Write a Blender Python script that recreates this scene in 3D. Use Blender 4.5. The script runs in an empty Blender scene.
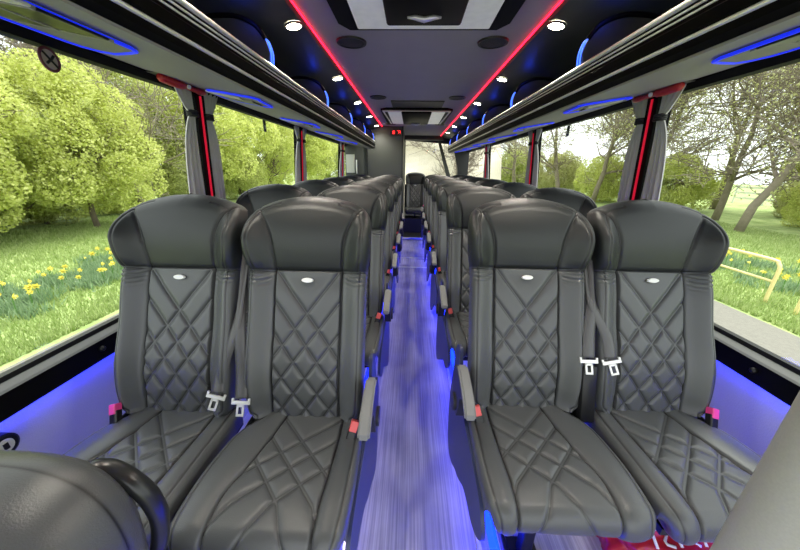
import bpy, bmesh, math, random
import numpy as np
from mathutils import Vector, Matrix, noise
PI = math.pi
S = bpy.context.scene
C = S.collection
rng = random.Random(7)
nrg = np.random.default_rng(5)
EYE = 1.30
# ------------------------------------------------------------------ materials
def mat(name, col, rough=.5, metal=0, spec=.5, emit=None, es=0, noise_s=0, noise_a=.15, bump=0, bump_s=200, coat=0, sheen=0):
    m = bpy.data.materials.new(name); m.use_nodes = True
    nt = m.node_tree; b = nt.nodes['Principled BSDF']
    b.inputs['Base Color'].default_value = (*col, 1)
    b.inputs['Roughness'].default_value = rough
    b.inputs['Metallic'].default_value = metal
    b.inputs['Specular IOR Level'].default_value = spec
    b.inputs['Coat Weight'].default_value = coat
    b.inputs['Sheen Weight'].default_value = sheen
    if emit:
        b.inputs['Emission Color'].default_value = (*emit, 1); b.inputs['Emission Strength'].default_value = es
    tc = None
    if noise_s or bump:
        tc = nt.nodes.new('ShaderNodeTexCoord')
    if noise_s:
        n = nt.nodes.new('ShaderNodeTexNoise'); n.inputs['Scale'].default_value = noise_s; n.inputs['Detail'].default_value = 4
        nt.links.new(tc.outputs['Object'], n.inputs['Vector'])
        r = nt.nodes.new('ShaderNodeMix'); r.data_type = 'RGBA'
        r.inputs[6].default_value = (*[c*(1-noise_a) for c in col], 1); r.inputs[7].default_value = (*[min(1, c*(1+noise_a)) for c in col], 1)
        nt.links.new(n.outputs['Fac'], r.inputs[0]); nt.links.new(r.outputs[2], b.inputs['Base Color'])
    if bump:
        n = nt.nodes.new('ShaderNodeTexNoise'); n.inputs['Scale'].default_value = bump_s; n.inputs['Detail'].default_value = 3
        nt.links.new(tc.outputs['Object'], n.inputs['Vector'])
        bp = nt.nodes.new('ShaderNodeBump'); bp.inputs['Strength'].default_value = bump; bp.inputs['Distance'].default_value = .002
        nt.links.new(n.outputs['Fac'], bp.inputs['Height']); nt.links.new(bp.outputs[0], b.inputs['Normal'])
    return m

def leather(name, col, rough):
    """leather with dark thread along the seams (vertex attribute 'seam') and a fine grain"""
    m = mat(name, col, rough, spec=.5, bump=.25, bump_s=420)
    nt = m.node_tree; b = nt.nodes['Principled BSDF']
    a = nt.nodes.new('ShaderNodeAttribute'); a.attribute_name = 'seam'
    x = nt.nodes.new('ShaderNodeMix'); x.data_type = 'RGBA'
    x.inputs[6].default_value = (*col, 1); x.inputs[7].default_value = (.008, .008, .009, 1)
    nt.links.new(a.outputs['Fac'], x.inputs[0]); nt.links.new(x.outputs[2], b.inputs['Base Color'])
    return m

M = dict(
    leather=leather('grey_leather', (.082, .087, .089), .34),
    head=leather('dark_leather', (.018, .021, .021), .42),
    rackblack=mat('rack_black', (.004, .004, .004), .5, spec=.06),
    shell=mat('shell_plastic', (.022, .022, .026), .45),
    navy=mat('navy_plastic', (.030, .040, .110), .4),
    black=mat('black_plastic', (.010, .010, .011), .30, spec=.35),
    satin=mat('black_satin', (.018, .019, .019), .28),
    frame=mat('black_steel', (.02, .02, .022), .4, .6),
    arm=mat('armrest_grey', (.19, .195, .195), .5, bump=.2),
    chrome=mat('chrome', (.85, .85, .85), .18, 1),
    alu=mat('brushed_aluminium', (.80, .80, .78), .3, .5),
    webbing=mat('belt_webbing', (.07, .07, .072), .32, bump=.3, bump_s=600),
    tongue=mat('belt_metal', (.75, .75, .73), .3, .5),
    badge=mat('badge_white', (.85, .85, .83), .3),
    red=mat('red_button', (.75, .10, .10), .4),
    magenta=mat('pink_button', (.80, .06, .28), .4),
    ceil=mat('ceiling_felt', (.42, .395, .425), .85, noise_s=6, noise_a=.06, bump=.2),
    cove=mat('cove_dark', (.040, .042, .042), .5, spec=.3),
    under=mat('rack_underside', (.29, .285, .26), .6, noise_s=4, noise_a=.05),
    underdark=mat('service_panel_grey', (.20, .20, .18), .5),
    cream=mat('lens_cream', (.62, .62, .52), .4),
    wallgrey=mat('wall_felt', (.50, .50, .48), .85, noise_s=300, noise_a=.15, bump=.4),
    sill=mat('sill_grey', (.15, .155, .15), .5),
    cabin=mat('cabin_panel', (.060, .066, .060), .5),
    curtain=mat('curtain_grey', (.46, .44, .445), .75, sheen=.3),
    curtaindark=mat('curtain_band', (.012, .012, .013), .7),
    redplastic=mat('hammer_red', (.50, .03, .035), .35),
    bagred=mat('bag_red', (.45, .015, .03), .35),
    white=mat('white_paint', (.8, .8, .8), .5),
    pole=mat('pole_greige', (.38, .375, .345), .35, noise_s=500, noise_a=.12),
    bark=mat('bark', (.16, .125, .095), .9, noise_s=8, noise_a=.3),
    barkpale=mat('bark_pale', (.24, .20, .155), .9, noise_s=8, noise_a=.3),
    yellow=mat('barrier_yellow', (.88, .74, .34), .5),
    daff=mat('daffodil_yellow', (.95, .85, .18), .6),
    stem=mat('stem_green', (.12, .28, .05), .7),
    fence=mat('fence_white', (.75, .75, .74), .6),
    mirror=mat('pale_notice', (.55, .57, .50), .5),
    grille=mat('speaker_mesh', (.03, .03, .032), .6, bump=.6, bump_s=500),
    hatchlens_glow=mat('hatch_lens_daylight_glow', (.85, .85, .80), .35, noise_s=25, noise_a=.15, emit=(.95, 1, .95), es=.09),  # faint emission put in for daylight through the hatch; the panel is no lamp
)
def emat(name, col, s):
    return mat(name, tuple(min(.8, c) for c in col), .5, emit=col, es=s)
M['blue_led'] = emat('blue_led', (.001, .010, 1), 38)
M['blue_floor_left'] = emat('blue_floor_left', (.001, .012, 1), 1.6)
M['blue_floor_right'] = emat('blue_floor_right', (.001, .012, 1), 7)
M['blue_bar'] = emat('blue_bar', (.04, .12, 1), 1.6)
M['blue_loop'] = emat('blue_loop', (.01, .03, 1), .40)
M['red_led'] = emat('red_led', (1, .008, .03), 4.2)
M['pillar_led'] = emat('pillar_led', (1, .01, .05), .20)
M['lamp'] = emat('lamp_warm', (1, .90, .62), 40)
M['display'] = emat('red_display', (1, .03, .03), 2.5)

def carpet_mat():
    m = mat('aisle_carpet', (.3, .3, .4), .9); nt = m.node_tree; b = nt.nodes['Principled BSDF']
    tc = nt.nodes.new('ShaderNodeTexCoord'); mp = nt.nodes.new('ShaderNodeMapping')
    mp.inputs['Scale'].default_value = (150, 2.2, 1)
    n = nt.nodes.new('ShaderNodeTexNoise'); n.inputs['Scale'].default_value = 1; n.inputs['Detail'].default_value = 3
    nt.links.new(tc.outputs['Object'], mp.inputs[0]); nt.links.new(mp.outputs[0], n.inputs['Vector'])
    r = nt.nodes.new('ShaderNodeValToRGB'); r.color_ramp.elements[0].position = .36; r.color_ramp.elements[1].position = .66
    r.color_ramp.elements[0].color = (.38, .37, .47, 1); r.color_ramp.elements[1].color = (.62, .60, .72, 1)
    nt.links.new(n.outputs['Fac'], r.inputs[0])
    n2 = nt.nodes.new('ShaderNodeTexNoise'); n2.inputs['Scale'].default_value = 5; n2.inputs['Detail'].default_value = 5
    nt.links.new(tc.outputs['Object'], n2.inputs['Vector'])
    x = nt.nodes.new('ShaderNodeMix'); x.data_type = 'RGBA'; x.blend_type = 'MULTIPLY'; x.inputs[0].default_value = .5
    nt.links.new(r.outputs[0], x.inputs[6]); nt.links.new(n2.outputs['Fac'], x.inputs[7])
    nt.links.new(x.outputs[2], b.inputs['Base Color'])
    return m
M['carpet'] = carpet_mat()

def glass_mat():
    m = bpy.data.materials.new('window_glass'); m.use_nodes = True; nt = m.node_tree; nt.nodes.clear()
    o = nt.nodes.new('ShaderNodeOutputMaterial'); t = nt.nodes.new('ShaderNodeBsdfTransparent'); g = nt.nodes.new('ShaderNodeBsdfGlossy')
    t.inputs[0].default_value = (.96, .98, .96, 1); g.inputs['Roughness'].default_value = .02
    x = nt.nodes.new('ShaderNodeMixShader'); x.inputs[0].default_value = .015
    nt.links.new(t.outputs[0], x.inputs[1]); nt.links.new(g.outputs[0], x.inputs[2]); nt.links.new(x.outputs[0], o.inputs[0])
    return m
M['glass'] = glass_mat()

def leafmat(name, a, b_):
    m = mat(name, a, .6, spec=.2); nt = m.node_tree; b = nt.nodes['Principled BSDF']
    at = nt.nodes.new('ShaderNodeAttribute'); at.attribute_name = 'rnd'
    x = nt.nodes.new('ShaderNodeMix'); x.data_type = 'RGBA'
    x.inputs[6].default_value = (*a, 1); x.inputs[7].default_value = (*b_, 1)
    nt.links.new(at.outputs['Fac'], x.inputs[0]); nt.links.new(x.outputs[2], b.inputs['Base Color'])
    tr = nt.nodes.new('ShaderNodeBsdfTranslucent'); nt.links.new(x.outputs[2], tr.inputs[0])
    mx = nt.nodes.new('ShaderNodeMixShader'); mx.inputs[0].default_value = .4
    out = nt.nodes['Material Output']
    nt.links.new(b.outputs[0], mx.inputs[1]); nt.links.new(tr.outputs[0], mx.inputs[2]); nt.links.new(mx.outputs[0], out.inputs[0])
    return m
M['leaf_lime'] = leafmat('leaf_lime', (.50, .56, .13), (.86, .88, .38))
M['leaf_mid'] = leafmat('leaf_mid', (.38, .44, .12), (.70, .72, .30))
M['leaf_olive'] = leafmat('leaf_olive', (.46, .47, .18), (.72, .72, .40))
M['leaf_dark'] = leafmat('leaf_dark', (.03, .09, .03), (.08, .18, .05))
M['grass'] = leafmat('grass_blade', (.26, .36, .10), (.50, .58, .26))

def ground_mat():
    m = mat('lawn', (.2, .4, .1), .95, spec=.1); nt = m.node_tree; b = nt.nodes['Principled BSDF']
    tc = nt.nodes.new('ShaderNodeTexCoord')
    n = nt.nodes.new('ShaderNodeTexNoise'); n.inputs['Scale'].default_value = 1.2; n.inputs['Detail'].default_value = 10
    n.inputs['Roughness'].default_value = .7
    nt.links.new(tc.outputs['Object'], n.inputs['Vector'])
    r = nt.nodes.new('ShaderNodeValToRGB'); r.color_ramp.elements[0].position = .35; r.color_ramp.elements[1].position = .66
    r.color_ramp.elements[0].color = (.24, .33, .11, 1); r.color_ramp.elements[1].color = (.46, .55, .24, 1)
    nt.links.new(n.outputs['Fac'], r.inputs[0]); nt.links.new(r.outputs[0], b.inputs['Base Color'])
    return m
M['lawn'] = ground_mat()
M['gravel'] = mat('gravel', (.20, .19, .165), .95, noise_s=25, noise_a=.25, bump=.5, bump_s=60)
M['bank'] = mat('pale_bank', (.62, .56, .44), .95, noise_s=1.5, noise_a=.28)

# ------------------------------------------------------------------ object helpers
def link(o, parent=None):
    C.objects.link(o)
    if parent: o.parent = parent
    return o
def tag(o, label=None, cat=None, group=None, kind=None):
    if label: o['label'] = label
    if cat: o['category'] = cat
    if group: o['group'] = group
    if kind: o['kind'] = kind
    return o
def empty(name, loc=(0, 0, 0), rz=0, label=None, cat=None, group=None):
    o = bpy.data.objects.new(name, None); o.location = loc; o.rotation_euler = (0, 0, rz); o.empty_display_size = .1
    C.objects.link(o); return tag(o, label, cat, group)
def mobj(name, me, m, parent=None):
    if m is not None:
        me.materials.clear(); me.materials.append(m)
    return link(bpy.data.objects.new(name, me), parent)
def pyobj(name, vs, fs, m, parent=None, smooth=False):
    me = bpy.data.meshes.new(name); me.from_pydata([tuple(v) for v in vs], [], [tuple(f) for f in fs]); me.update()
    bm = bmesh.new(); bm.from_mesh(me); bmesh.ops.recalc_face_normals(bm, faces=bm.faces); bm.to_mesh(me); bm.free()
    if smooth:
        for p in me.polygons: p.use_smooth = True
    return mobj(name, me, m, parent)
class MB:
    """collects shapes that make up ONE part"""
    def __init__(s): s.v = []; s.f = []
    def add(s, vs, fs):
        n = len(s.v); s.v += [tuple(v) for v in vs]; s.f += [tuple(i+n for i in f) for f in fs]
    def box(s, a, b, rot=None, bev=0):
        bm = bmesh.new(); bmesh.ops.create_cube(bm, size=1)
        cx = [(p+q)/2 for p, q in zip(a, b)]; d = [abs(q-p) for p, q in zip(a, b)]
        bmesh.ops.scale(bm, vec=d, verts=bm.verts)
        if bev: bmesh.ops.bevel(bm, geom=bm.edges[:], offset=bev, segments=2, affect='EDGES', profile=.5)
        if rot is not None: bmesh.ops.transform(bm, matrix=rot, verts=bm.verts)
        bmesh.ops.translate(bm, vec=cx, verts=bm.verts)
        bm.verts.index_update(); s.add([v.co[:] for v in bm.verts], [[v.index for v in f.verts] for f in bm.faces]); bm.free()
        return s
    def tube(s, pts, r, n=10, closed=False, flat=1.0):
        pts = [Vector(p) for p in pts]; k = len(pts); rs = r if isinstance(r, (list, tuple)) else [r]*k
        vs = []; up = None
        for i, p in enumerate(pts):
            a = pts[(i-1) % k] if (closed or i > 0) else p; b = pts[(i+1) % k] if (closed or i < k-1) else p
            t = (b-a).normalized()
            if up is None:
                up = Vector((0, 0, 1)) if abs(t.z) < .9 else Vector((1, 0, 0))
            u = (up - t*up.dot(t)); u = u.normalized() if u.length > 1e-6 else t.orthogonal().normalized(); up = u; w = t.cross(u)
            for j in range(n):
                an = 2*PI*j/n; vs.append(p + (u*math.cos(an)*flat + w*math.sin(an))*rs[i])
        fs = []
        for i in range(k if closed else k-1):
            i2 = (i+1) % k
            for j in range(n): fs.append((i*n+j, i*n+(j+1) % n, i2*n+(j+1) % n, i2*n+j))
        if not closed:
            fs.append(tuple(range(n-1, -1, -1))); fs.append(tuple((k-1)*n+j for j in range(n)))
        s.add(vs, fs); return s
    def cyl(s, a, b, r, r2=None, n=24):
        return s.tube([a, b], [r, r if r2 is None else r2], n)
    def prism(s, poly, axis, lo, hi):
        """poly: 2-D points in the two other axes, extruded along axis"""
        n = len(poly)
        def P(p, w): q = list(p); q.insert(axis, w); return q
        s.add([P(p, lo) for p in poly]+[P(p, hi) for p in poly],
              [tuple(range(n-1, -1, -1)), tuple(range(n, 2*n))]+[(i, (i+1) % n, n+(i+1) % n, n+i) for i in range(n)])
        return s
    def build(s, name, m, parent=None, smooth=False): return pyobj(name, s.v, s.f, m, parent, smooth)
def autosmooth(o, ang=40):
    me = o.data
    for p in me.polygons: p.use_smooth = True
    bm = bmesh.new(); bm.from_mesh(me)
    for e in bm.edges:
        if len(e.link_faces) == 2 and e.calc_face_angle(0) > math.radians(ang): e.smooth = False
    bm.to_mesh(me); bm.free(); return o
def smooth_path(pts, sub=6):
    pts = [Vector(p) for p in pts]; out = []
    for i in range(len(pts)-1):
        p0 = pts[max(i-1, 0)]; p1 = pts[i]; p2 = pts[i+1]; p3 = pts[min(i+2, len(pts)-1)]
        for k in range(sub):
            t = k/sub; out.append(.5*((2*p1)+(-p0+p2)*t+(2*p0-5*p1+4*p2-p3)*t*t+(-p0+3*p1-3*p2+p3)*t**3))
    out.append(pts[-1]); return out
def copy_tree(o, parent=None):
    c = o.copy(); C.objects.link(c)
    if parent: c.parent = parent
    for ch in list(o.children): copy_tree(ch, c)
    return c

# ------------------------------------------------------------------ the seat
def sstep(a, b, x): t = np.clip((x-a)/(b-a), 0, 1); return t*t*(3-2*t)
def pch(xs, ys, q):
    xs = np.array(xs, float); ys = np.array(ys, float); q = np.asarray(q, float)
    h = np.diff(xs); d = np.diff(ys)/h; m = np.zeros_like(xs)
    for i in range(1, len(xs)-1):
        if d[i-1]*d[i] > 0: w1 = 2*h[i]+h[i-1]; w2 = h[i]+2*h[i-1]; m[i] = (w1+w2)/(w1/d[i-1]+w2/d[i])
    m[0] = d[0]; m[-1] = d[-1]
    i = np.clip(np.searchsorted(xs, q)-1, 0, len(xs)-2); t = (q-xs[i])/h[i]
    return ((2*t**3-3*t**2+1)*ys[i]+(t**3-2*t**2+t)*h[i]*m[i]+(-2*t**3+3*t**2)*ys[i+1]+(t**3-t**2)*h[i]*m[i+1])
HT = .762; HS = 1.03
def Wb(h):
    hh = [0, .015, .04, .15, .30, .44, .485, .515, .545, .590, .635, .672, .702, .724, .740, .752, .759, HT]
    ww = [.174, .190, .197, .202, .201, .200, .201, .206, .212, .2155, .2150, .2090, .1960, .1740, .140, .094, .050, .004]
    return pch(hh, ww, h)
RA = math.radians(18.5)
def grid_mesh(name, P, seam, skirt, m, closed_back=None):
    """P (rows, cols, 3); skirt(P) gives the inner loop offsets; ONE mesh"""
    nr, nc, _ = P.shape
    V = P.reshape(-1, 3)
    idx = np.arange(nr*nc).reshape(nr, nc)
    F = np.stack([idx[:-1, :-1], idx[:-1, 1:], idx[1:, 1:], idx[1:, :-1]], -1).reshape(-1, 4)
    loop = list(idx[0, :])+list(idx[1:, -1])+list(idx[-1, -2::-1])+list(idx[-2:0:-1, 0])
    L = V[loop]+skirt(V[loop]); n0 = len(V); V = np.concatenate([V, L])
    k = len(loop); F2 = [(loop[i], n0+i, n0+(i+1) % k, loop[(i+1) % k]) for i in range(k)]
    me = bpy.data.meshes.new(name)
    me.from_pydata(V.tolist(), [], F.tolist()+F2); me.update()
    at = me.attributes.new('seam', 'FLOAT', 'POINT')
    s = np.zeros(len(V), np.float32); s[:n0] = seam.reshape(-1); at.data.foreach_set('value', s)
    me.polygons.foreach_set('use_smooth', np.ones(len(me.polygons), bool))
    me.materials.append(m); return me
def seat_back_meshes(mirror, tag_):
    th = np.linspace(0, 2*PI, 10)
    hs = HT*(1-(1-np.linspace(0, 1, 1500))**1.8); W = Wb(hs)
    out = np.concatenate([np.stack([W, hs], 1), np.stack([-W[::-1], hs[::-1]], 1)])
    def surf(h, x):
        d = np.empty(h.shape); fh = h.ravel(); fx = x.ravel(); fd = np.empty(len(fh))
        for i in range(0, len(fh), 2000):
            q = (fx[i:i+2000, None]-out[None, :, 0])**2+(fh[i:i+2000, None]-out[None, :, 1])**2
            fd[i:i+2000] = np.sqrt(q.min(1))
        d = fd.reshape(h.shape)
        ax = np.abs(x); head = sstep(.485, .53, h)
        W = Wb(h)
        y = np.zeros(h.shape)
        # base curve: lumbar and head
        y += .018*np.exp(-((h-.16)/.12)**2)+.022*np.exp(-((h-.63)/.10)**2)-.010*np.exp(-((h-.49)/.05)**2)
        # bolsters
        xs = pch([0, .485, .51, .56, .61, .65, .682, .71, .77], [.117, .117, .117, .121, .130, .144, .161, .183, .25], h)
        t = np.clip((ax-xs)/np.maximum(W-xs, .01), 0, 1)
        bol = sstep(0, .85, t)
        y += bol*(.038+.016*head)*np.clip((W-xs)/.05, 0, 1)*(1-.93*sstep(.585, .715, h))
        y += -.004*(1-sstep(.02, .08, h))
        # roll off towards the outline
        r = .030+.030*sstep(.60, .75, h)*(1-sstep(.16, .22, ax))+.010*head
        k = np.clip(1-d/r, 0, 1); y -= r*(1-np.sqrt(np.clip(1-k*k, 0, 1)))
        seam = np.zeros(h.shape)
        def line(dd, wg, dg, ws):
            nonlocal y, seam
            y -= dg*np.exp(-(dd/wg)**2); seam = np.maximum(seam, np.exp(-(dd/ws)**2))
        line(np.abs(ax-xs)*np.where(h > .58, .72, 1), .0045, .007, .0032)
        line(np.where((h > .5) & (ax > .10), np.abs(d-.026), .1), .0036, .004, .0026)
        line(np.where(h < .5, np.abs(d-.017), .1), .0030, .003, .0022)
        line(np.where(ax < xs, np.abs(h-.500), .1), .005, .006, .0030)
        line(np.where(ax > xs, np.abs(h-.492-.02*(ax-.117)), .1), .008, .008, .0020)
        # creases where the wings meet the lower back
        wr = np.exp(-((h-.474)/.024)**2)*sstep(.12, .14, ax)
        y += wr*.0028*np.sin(h*420+ax*60+2.0*np.sin(ax*50))
        # quilting
        inp = (ax < xs-.004) & (h < .494)
        P_ = .108; kx = 1.31; h0 = .352
        q = (h0-h)  # downwards
        def dist(sgn):
            n = (q+sgn*kx*x)/P_
            nn = np.maximum(np.round(n), 0)
            return np.abs(n-nn)*P_/math.sqrt(1+kx*kx)
        dd = np.minimum(dist(1), dist(-1))
        qd = np.where(inp, dd, .05)
        y += np.where(inp, 0.0095*(1-np.exp(-(qd/.0072)**1.25))+.0028*np.exp(-(qd/.0016)**2), 0)
        y -= np.where(ax < xs, .004, 0)*(1-head)
        seam = np.maximum(seam, np.where(inp, .85*np.exp(-((qd-.0030)/.0018)**2), 0))
        return y, seam
    res = []
    for lo, hi, nr, nm, mt in ((0, .498, 240, 'backrest', M['leather']), (.498, HT, 150, 'headrest', M['head'])):
        if nm == 'backrest': h1 = np.linspace(lo, hi, nr)
        else:
            u = np.linspace(0, 1, nr); h1 = lo+(hi-lo)*(1-(1-u)**1.9)
            h1 = np.unique(np.concatenate([h1]))
        vv = np.linspace(-1, 1, 211); Wr = Wb(h1)
        h = np.repeat(h1[:, None], 211, 1); x = Wr[:, None]*vv[None, :]
        y, seam = surf(h, x)
        sg = -1 if mirror else 1
        ca, sa = math.cos(RA), math.sin(RA)
        # local frame: forward is -Y; the back leans towards +Y
        Pp = np.stack([sg*x, h*HS*sa-y*ca, h*HS*ca+y*sa], -1)
        back = np.array([0, ca, -sa])
        me = grid_mesh(nm+tag_, Pp, seam, lambda L: back*.045, mt)
        if mirror: me.flip_normals()
        res.append(me)
    return res
def cushion_mesh(mirror, tag_):
    # profile: top, nose, underside
    sT = np.linspace(-.03, .345, 170); zT = .008*np.sin(np.clip(sT/.345, 0, 1)*PI*.9)+.010*sstep(.05, .33, sT)
    r = .041; an = np.linspace(0, PI, 60)[1:]
    z0 = zT[-1]
    sN = .345+r*1.05*np.sin(an); zN = z0-r+r*np.cos(an)
    sU = np.linspace(.345, 0, 20)[1:]; zU = np.full(19, z0-2*r)
    s = np.concatenate([sT, sN, sU]); z = np.concatenate([zT, zN, zU])
    ds = np.gradient(s); dz = np.gradient(z); ln = np.hypot(ds, dz); ns = -dz/ln*-1; nz = ds/ln
    ns = -dz/ln; nz = ds/ln           # normal in (s,z); top: (0,1)
    ns, nz = (-dz/ln, ds/ln)
    path = np.concatenate([[0], np.cumsum(np.hypot(np.diff(s), np.diff(z)))])+s[0]
    xl = pch([-.05, 0, .03, .07, .12, .25, .345, .40, .5, .7], [-.150, -.152, -.170, -.200, -.214, -.222, -.218, -.205, -.190, -.19], path)
    xr = pch([-.05, 0, .1, .25, .345, .40, .5, .7], [.205, .208, .213, .216, .213, .203, .190, .19], path)
    nc = 201; vv = np.linspace(-1, 1, nc)
    x = (xl+xr)[:, None]/2+(xr-xl)[:, None]/2*vv[None, :]
    p = np.repeat(path[:, None], nc, 1)
    de = np.minimum(xr[:, None]-x, x-xl[:, None])
    # inner panel seams (x runs to the aisle side)
    sl = pch([-.05, 0, .1, .2, .3, .42, .5], [-.062, -.066, -.078, -.100, -.122, -.118, -.09], p)
    sr = pch([-.05, 0, .1, .2, .3, .42, .5], [.132, .136, .140, .140, .136, .140, .150], p)
    D = np.zeros(p.shape); seam = np.zeros(p.shape)
    k = np.clip(1-de/.020, 0, 1); D -= .020*(1-np.sqrt(np.clip(1-k*k, 0, 1)))
    tl = np.clip((sl-x)/np.maximum(sl-xl[:, None], .01), 0, 1); tr = np.clip((x-sr)/np.maximum(xr[:, None]-sr, .01), 0, 1)
    fade = 1-sstep(.46, .56, p)
    D += (.010*np.sin(PI*tl**.8)+.010*np.sin(PI*tr**.8))*fade
    for sx in (sl, sr):
        dd = np.abs(x-sx); D -= .005*np.exp(-(dd/.0045)**2)*fade; seam = np.maximum(seam, np.exp(-(dd/.0030)**2)*fade)
    dd = np.abs(de-.020); D -= .003*np.exp(-(dd/.003)**2)*fade; seam = np.maximum(seam, .9*np.exp(-(dd/.0022)**2)*fade)
    inside = (x > sl+.003) & (x < sr-.003)
    def fam(c0, pitch, kx, n, bend):
        best = np.full(p.shape, .2)
        for i in range(n):
            c = c0+pitch*i
            pc = c+kx*x+bend*np.maximum(0, c+kx*x-.30)*2
            best = np.minimum(best, np.abs(p-pc)/math.sqrt(1+kx*kx))
        return best
    qd = np.minimum(fam(.078, .096, 1.05, 3, .5), fam(.130, .090, -.90, 3, .5))
    lim = 1-sstep(.40, .47, p)
    qd = np.where(inside, qd, .2)
    D += (.0075*(1-np.exp(-(qd/.0075)**1.25))+.0032*np.exp(-(qd/.0020)**2))*np.where(inside, 1, 0)*lim-.004*np.where(inside, 1, 0)*lim
    seam = np.maximum(seam, np.where(inside, .80*np.exp(-((qd-.0036)/.0017)**2), 0)*lim)
    sg = -1 if mirror else 1
    Y = -(s[:, None]+ns[:, None]*D); Z = z[:, None]+nz[:, None]*D
    P = np.stack([sg*x, Y, Z], -1)
    N = np.stack([np.zeros(len(s)), -ns, nz], -1)
    nr = len(s)
    def sk(L):
        li = [0]*nc+list(range(1, nr))+[nr-1]*(nc-1)+list(range(nr-2, 0, -1))
        o = -N[li]*.045; o[:, 0] = 0; return o
    me = grid_mesh('seat_cushion'+tag_, P, seam, sk, M['leather'])
    if not mirror: me.flip_normals()
    return me

ZC = .473
def ribbon(mb, pts, w, tw, th=.0015):
    pts = smooth_path(pts, 6); n = len(pts); vs = []
    for i, p in enumerate(pts):
        u = i/(n-1); ww = w(u)/2; a = tw(u)
        t = (pts[min(i+1, n-1)]-pts[max(i-1, 0)]).normalized()
        side = Vector((math.cos(a), math.sin(a), 0)); side = (side-t*side.dot(t)).normalized(); nn = side.cross(t)
        for q in (-1, -.5, 0, .5, 1):
            vs.append(p+side*ww*q+nn*(.004*(1-q*q)*(-1)))
        for q in (1, .5, 0, -.5, -1):
            vs.append(p+side*ww*q+nn*(.004*(1-q*q)*(-1))+nn*th)
    fs = []
    for i in range(n-1):
        for j in range(10): fs.append((i*10+j, i*10+(j+1) % 10, (i+1)*10+(j+1) % 10, (i+1)*10+j))
    fs += [tuple(range(10)), tuple((n-1)*10+j for j in range(9, -1, -1))]
    mb.add(vs, fs)
def make_seat(side, kind, tag_):
    """side -1: left of the aisle (aisle is +x), +1: right.  kind 'aisle' | 'window'"""
    mirror = side > 0; a = -side          # direction towards the aisle
    root = empty('coach_seat')
    b, hmesh = BACK[mirror]
    def part(name, me): return mobj(name, me, None, root)
    o = part('backrest', b); o.location = (0, 0, ZC)
    o = part('headrest', hmesh); o.location = (0, 0, ZC)
    o = part('seat_cushion', CUSH[mirror]); o.location = (0, 0, ZC)
    ca, sa = math.cos(RA), math.sin(RA)
    def B(x, h, y):
        h = h*HS; return (x, h*sa-y*ca, ZC+h*ca+y*sa)     # point on the reclined back (y forward)
    # badge
    mb = MB(); n = 28; vs = []
    for zz, sc in ((.004, 1), (.0095, .86)):
        for i in range(n): vs.append(B(.0215*sc*math.cos(2*PI*i/n), .466+.0085*sc*math.sin(2*PI*i/n), zz))
    mb.add(vs, [(i, (i+1) % n, n+(i+1) % n, n+i) for i in range(n)]+[tuple(range(n, 2*n))])
    mb.build('logo_badge', M['badge'], root)['label'] = 'small white oval badge'
    # rear shell
    hs = list(np.linspace(.0, .70, 20))+[.72, .735, .745, .752]; vs = []; fs = []; nn = 13
    for h in hs:
        W = float(Wb(h))*.985
        for j in range(nn):
            t = -1+2*j/(nn-1)
            dep = -.040-(.050-.02*(h/.76))*math.sqrt(max(0, 1-abs(t)**3))*(1 if h < .7 else max(.05, (1-((h-.7)/.055)**2))**.5)
            vs.append(B(W*t, h-.01, dep))
    for i in range(len(hs)-1):
        for j in range(nn-1): fs.append((i*nn+j, i*nn+j+1, (i+1)*nn+j+1, (i+1)*nn+j))
    fs.append(tuple(j for j in range(nn))); fs.append(tuple((len(hs)-1)*nn+j for j in range(nn)))
    fs.append(tuple(i*nn for i in range(len(hs)))+tuple(i*nn+nn-1 for i in range(len(hs)-1, -1, -1)))
    pyobj('back_shell', vs, fs, M['shell'], root, True)
    # frame and legs
    mb = MB(); mb.box((-.18, -.34, ZC-.105), (.18, .03, ZC-.082)); mb.box((-.19, -.02, ZC-.10), (.19, .05, ZC-.02)); mb.build('seat_frame', M['frame'], root)
    for yy in (-.20, .02):
        mb = MB(); mb.box((-.02, yy-.02, .0), (.02, yy+.02, ZC-.10), bev=.004); mb.box((-.05, yy-.045, 0), (.05, yy+.045, .012)); mb.build('leg', M['frame'], root)
    # belt: strap at the side where the two seats of a pair meet
    bx = (.2335-.030)*(-a) if kind == 'aisle' else (.2335-.060)*a
    top = (.2335*(-a) if kind == 'aisle' else .2335*a)
    dx = a if kind == 'aisle' else -a
    mb = MB()
    bz = .15 if side > 0 else (.03 if kind == 'aisle' else .045)
    pts = [(top+dx*.002, .215, 1.03), (top+dx*.002, .190, .99), (top+dx*.008, .130, .88), (top+dx*.014, .060+bz*.25, .76+bz*.55), (bx-dx*.004, -.0+bz*.33, .60+bz), (bx+dx*.002, -.035+bz*.33, .535+bz)]
    ribbon(mb, pts, lambda u: .016+.026*min(1, u*1.2), lambda u: (1.25*(1-min(1, u*1.3)))*(1 if dx > 0 else -1))
    mb.build('belt_strap', M['webbing'], root, True)
    mb = MB(); cx, cy, cz = bx+dx*.004, -.042+bz*.33, .525+bz
    tl = .25 if kind == 'window' else 0
    R_ = Matrix.Rotation(tl*dx*-1, 4, 'Y')@Matrix.Rotation(-.5, 4, 'X')
    def bar(lo, hi):
        c = Vector([(p+q)/2 for p, q in zip(lo, hi)]); d = [abs(q-p)/2 for p, q in zip(lo, hi)]
        c2 = R_@c
        mb.box([c2[i]+(cx, cy, cz)[i]-d[i] for i in range(3)], [c2[i]+(cx, cy, cz)[i]+d[i] for i in range(3)], rot=R_, bev=.0015)
    bar((-.031, -.004, -.006), (.031, .004, .006)); bar((-.031, -.004, .0), (-.024, .004, .014)); bar((.024, -.004, .0), (.031, .004, .014))
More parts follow.
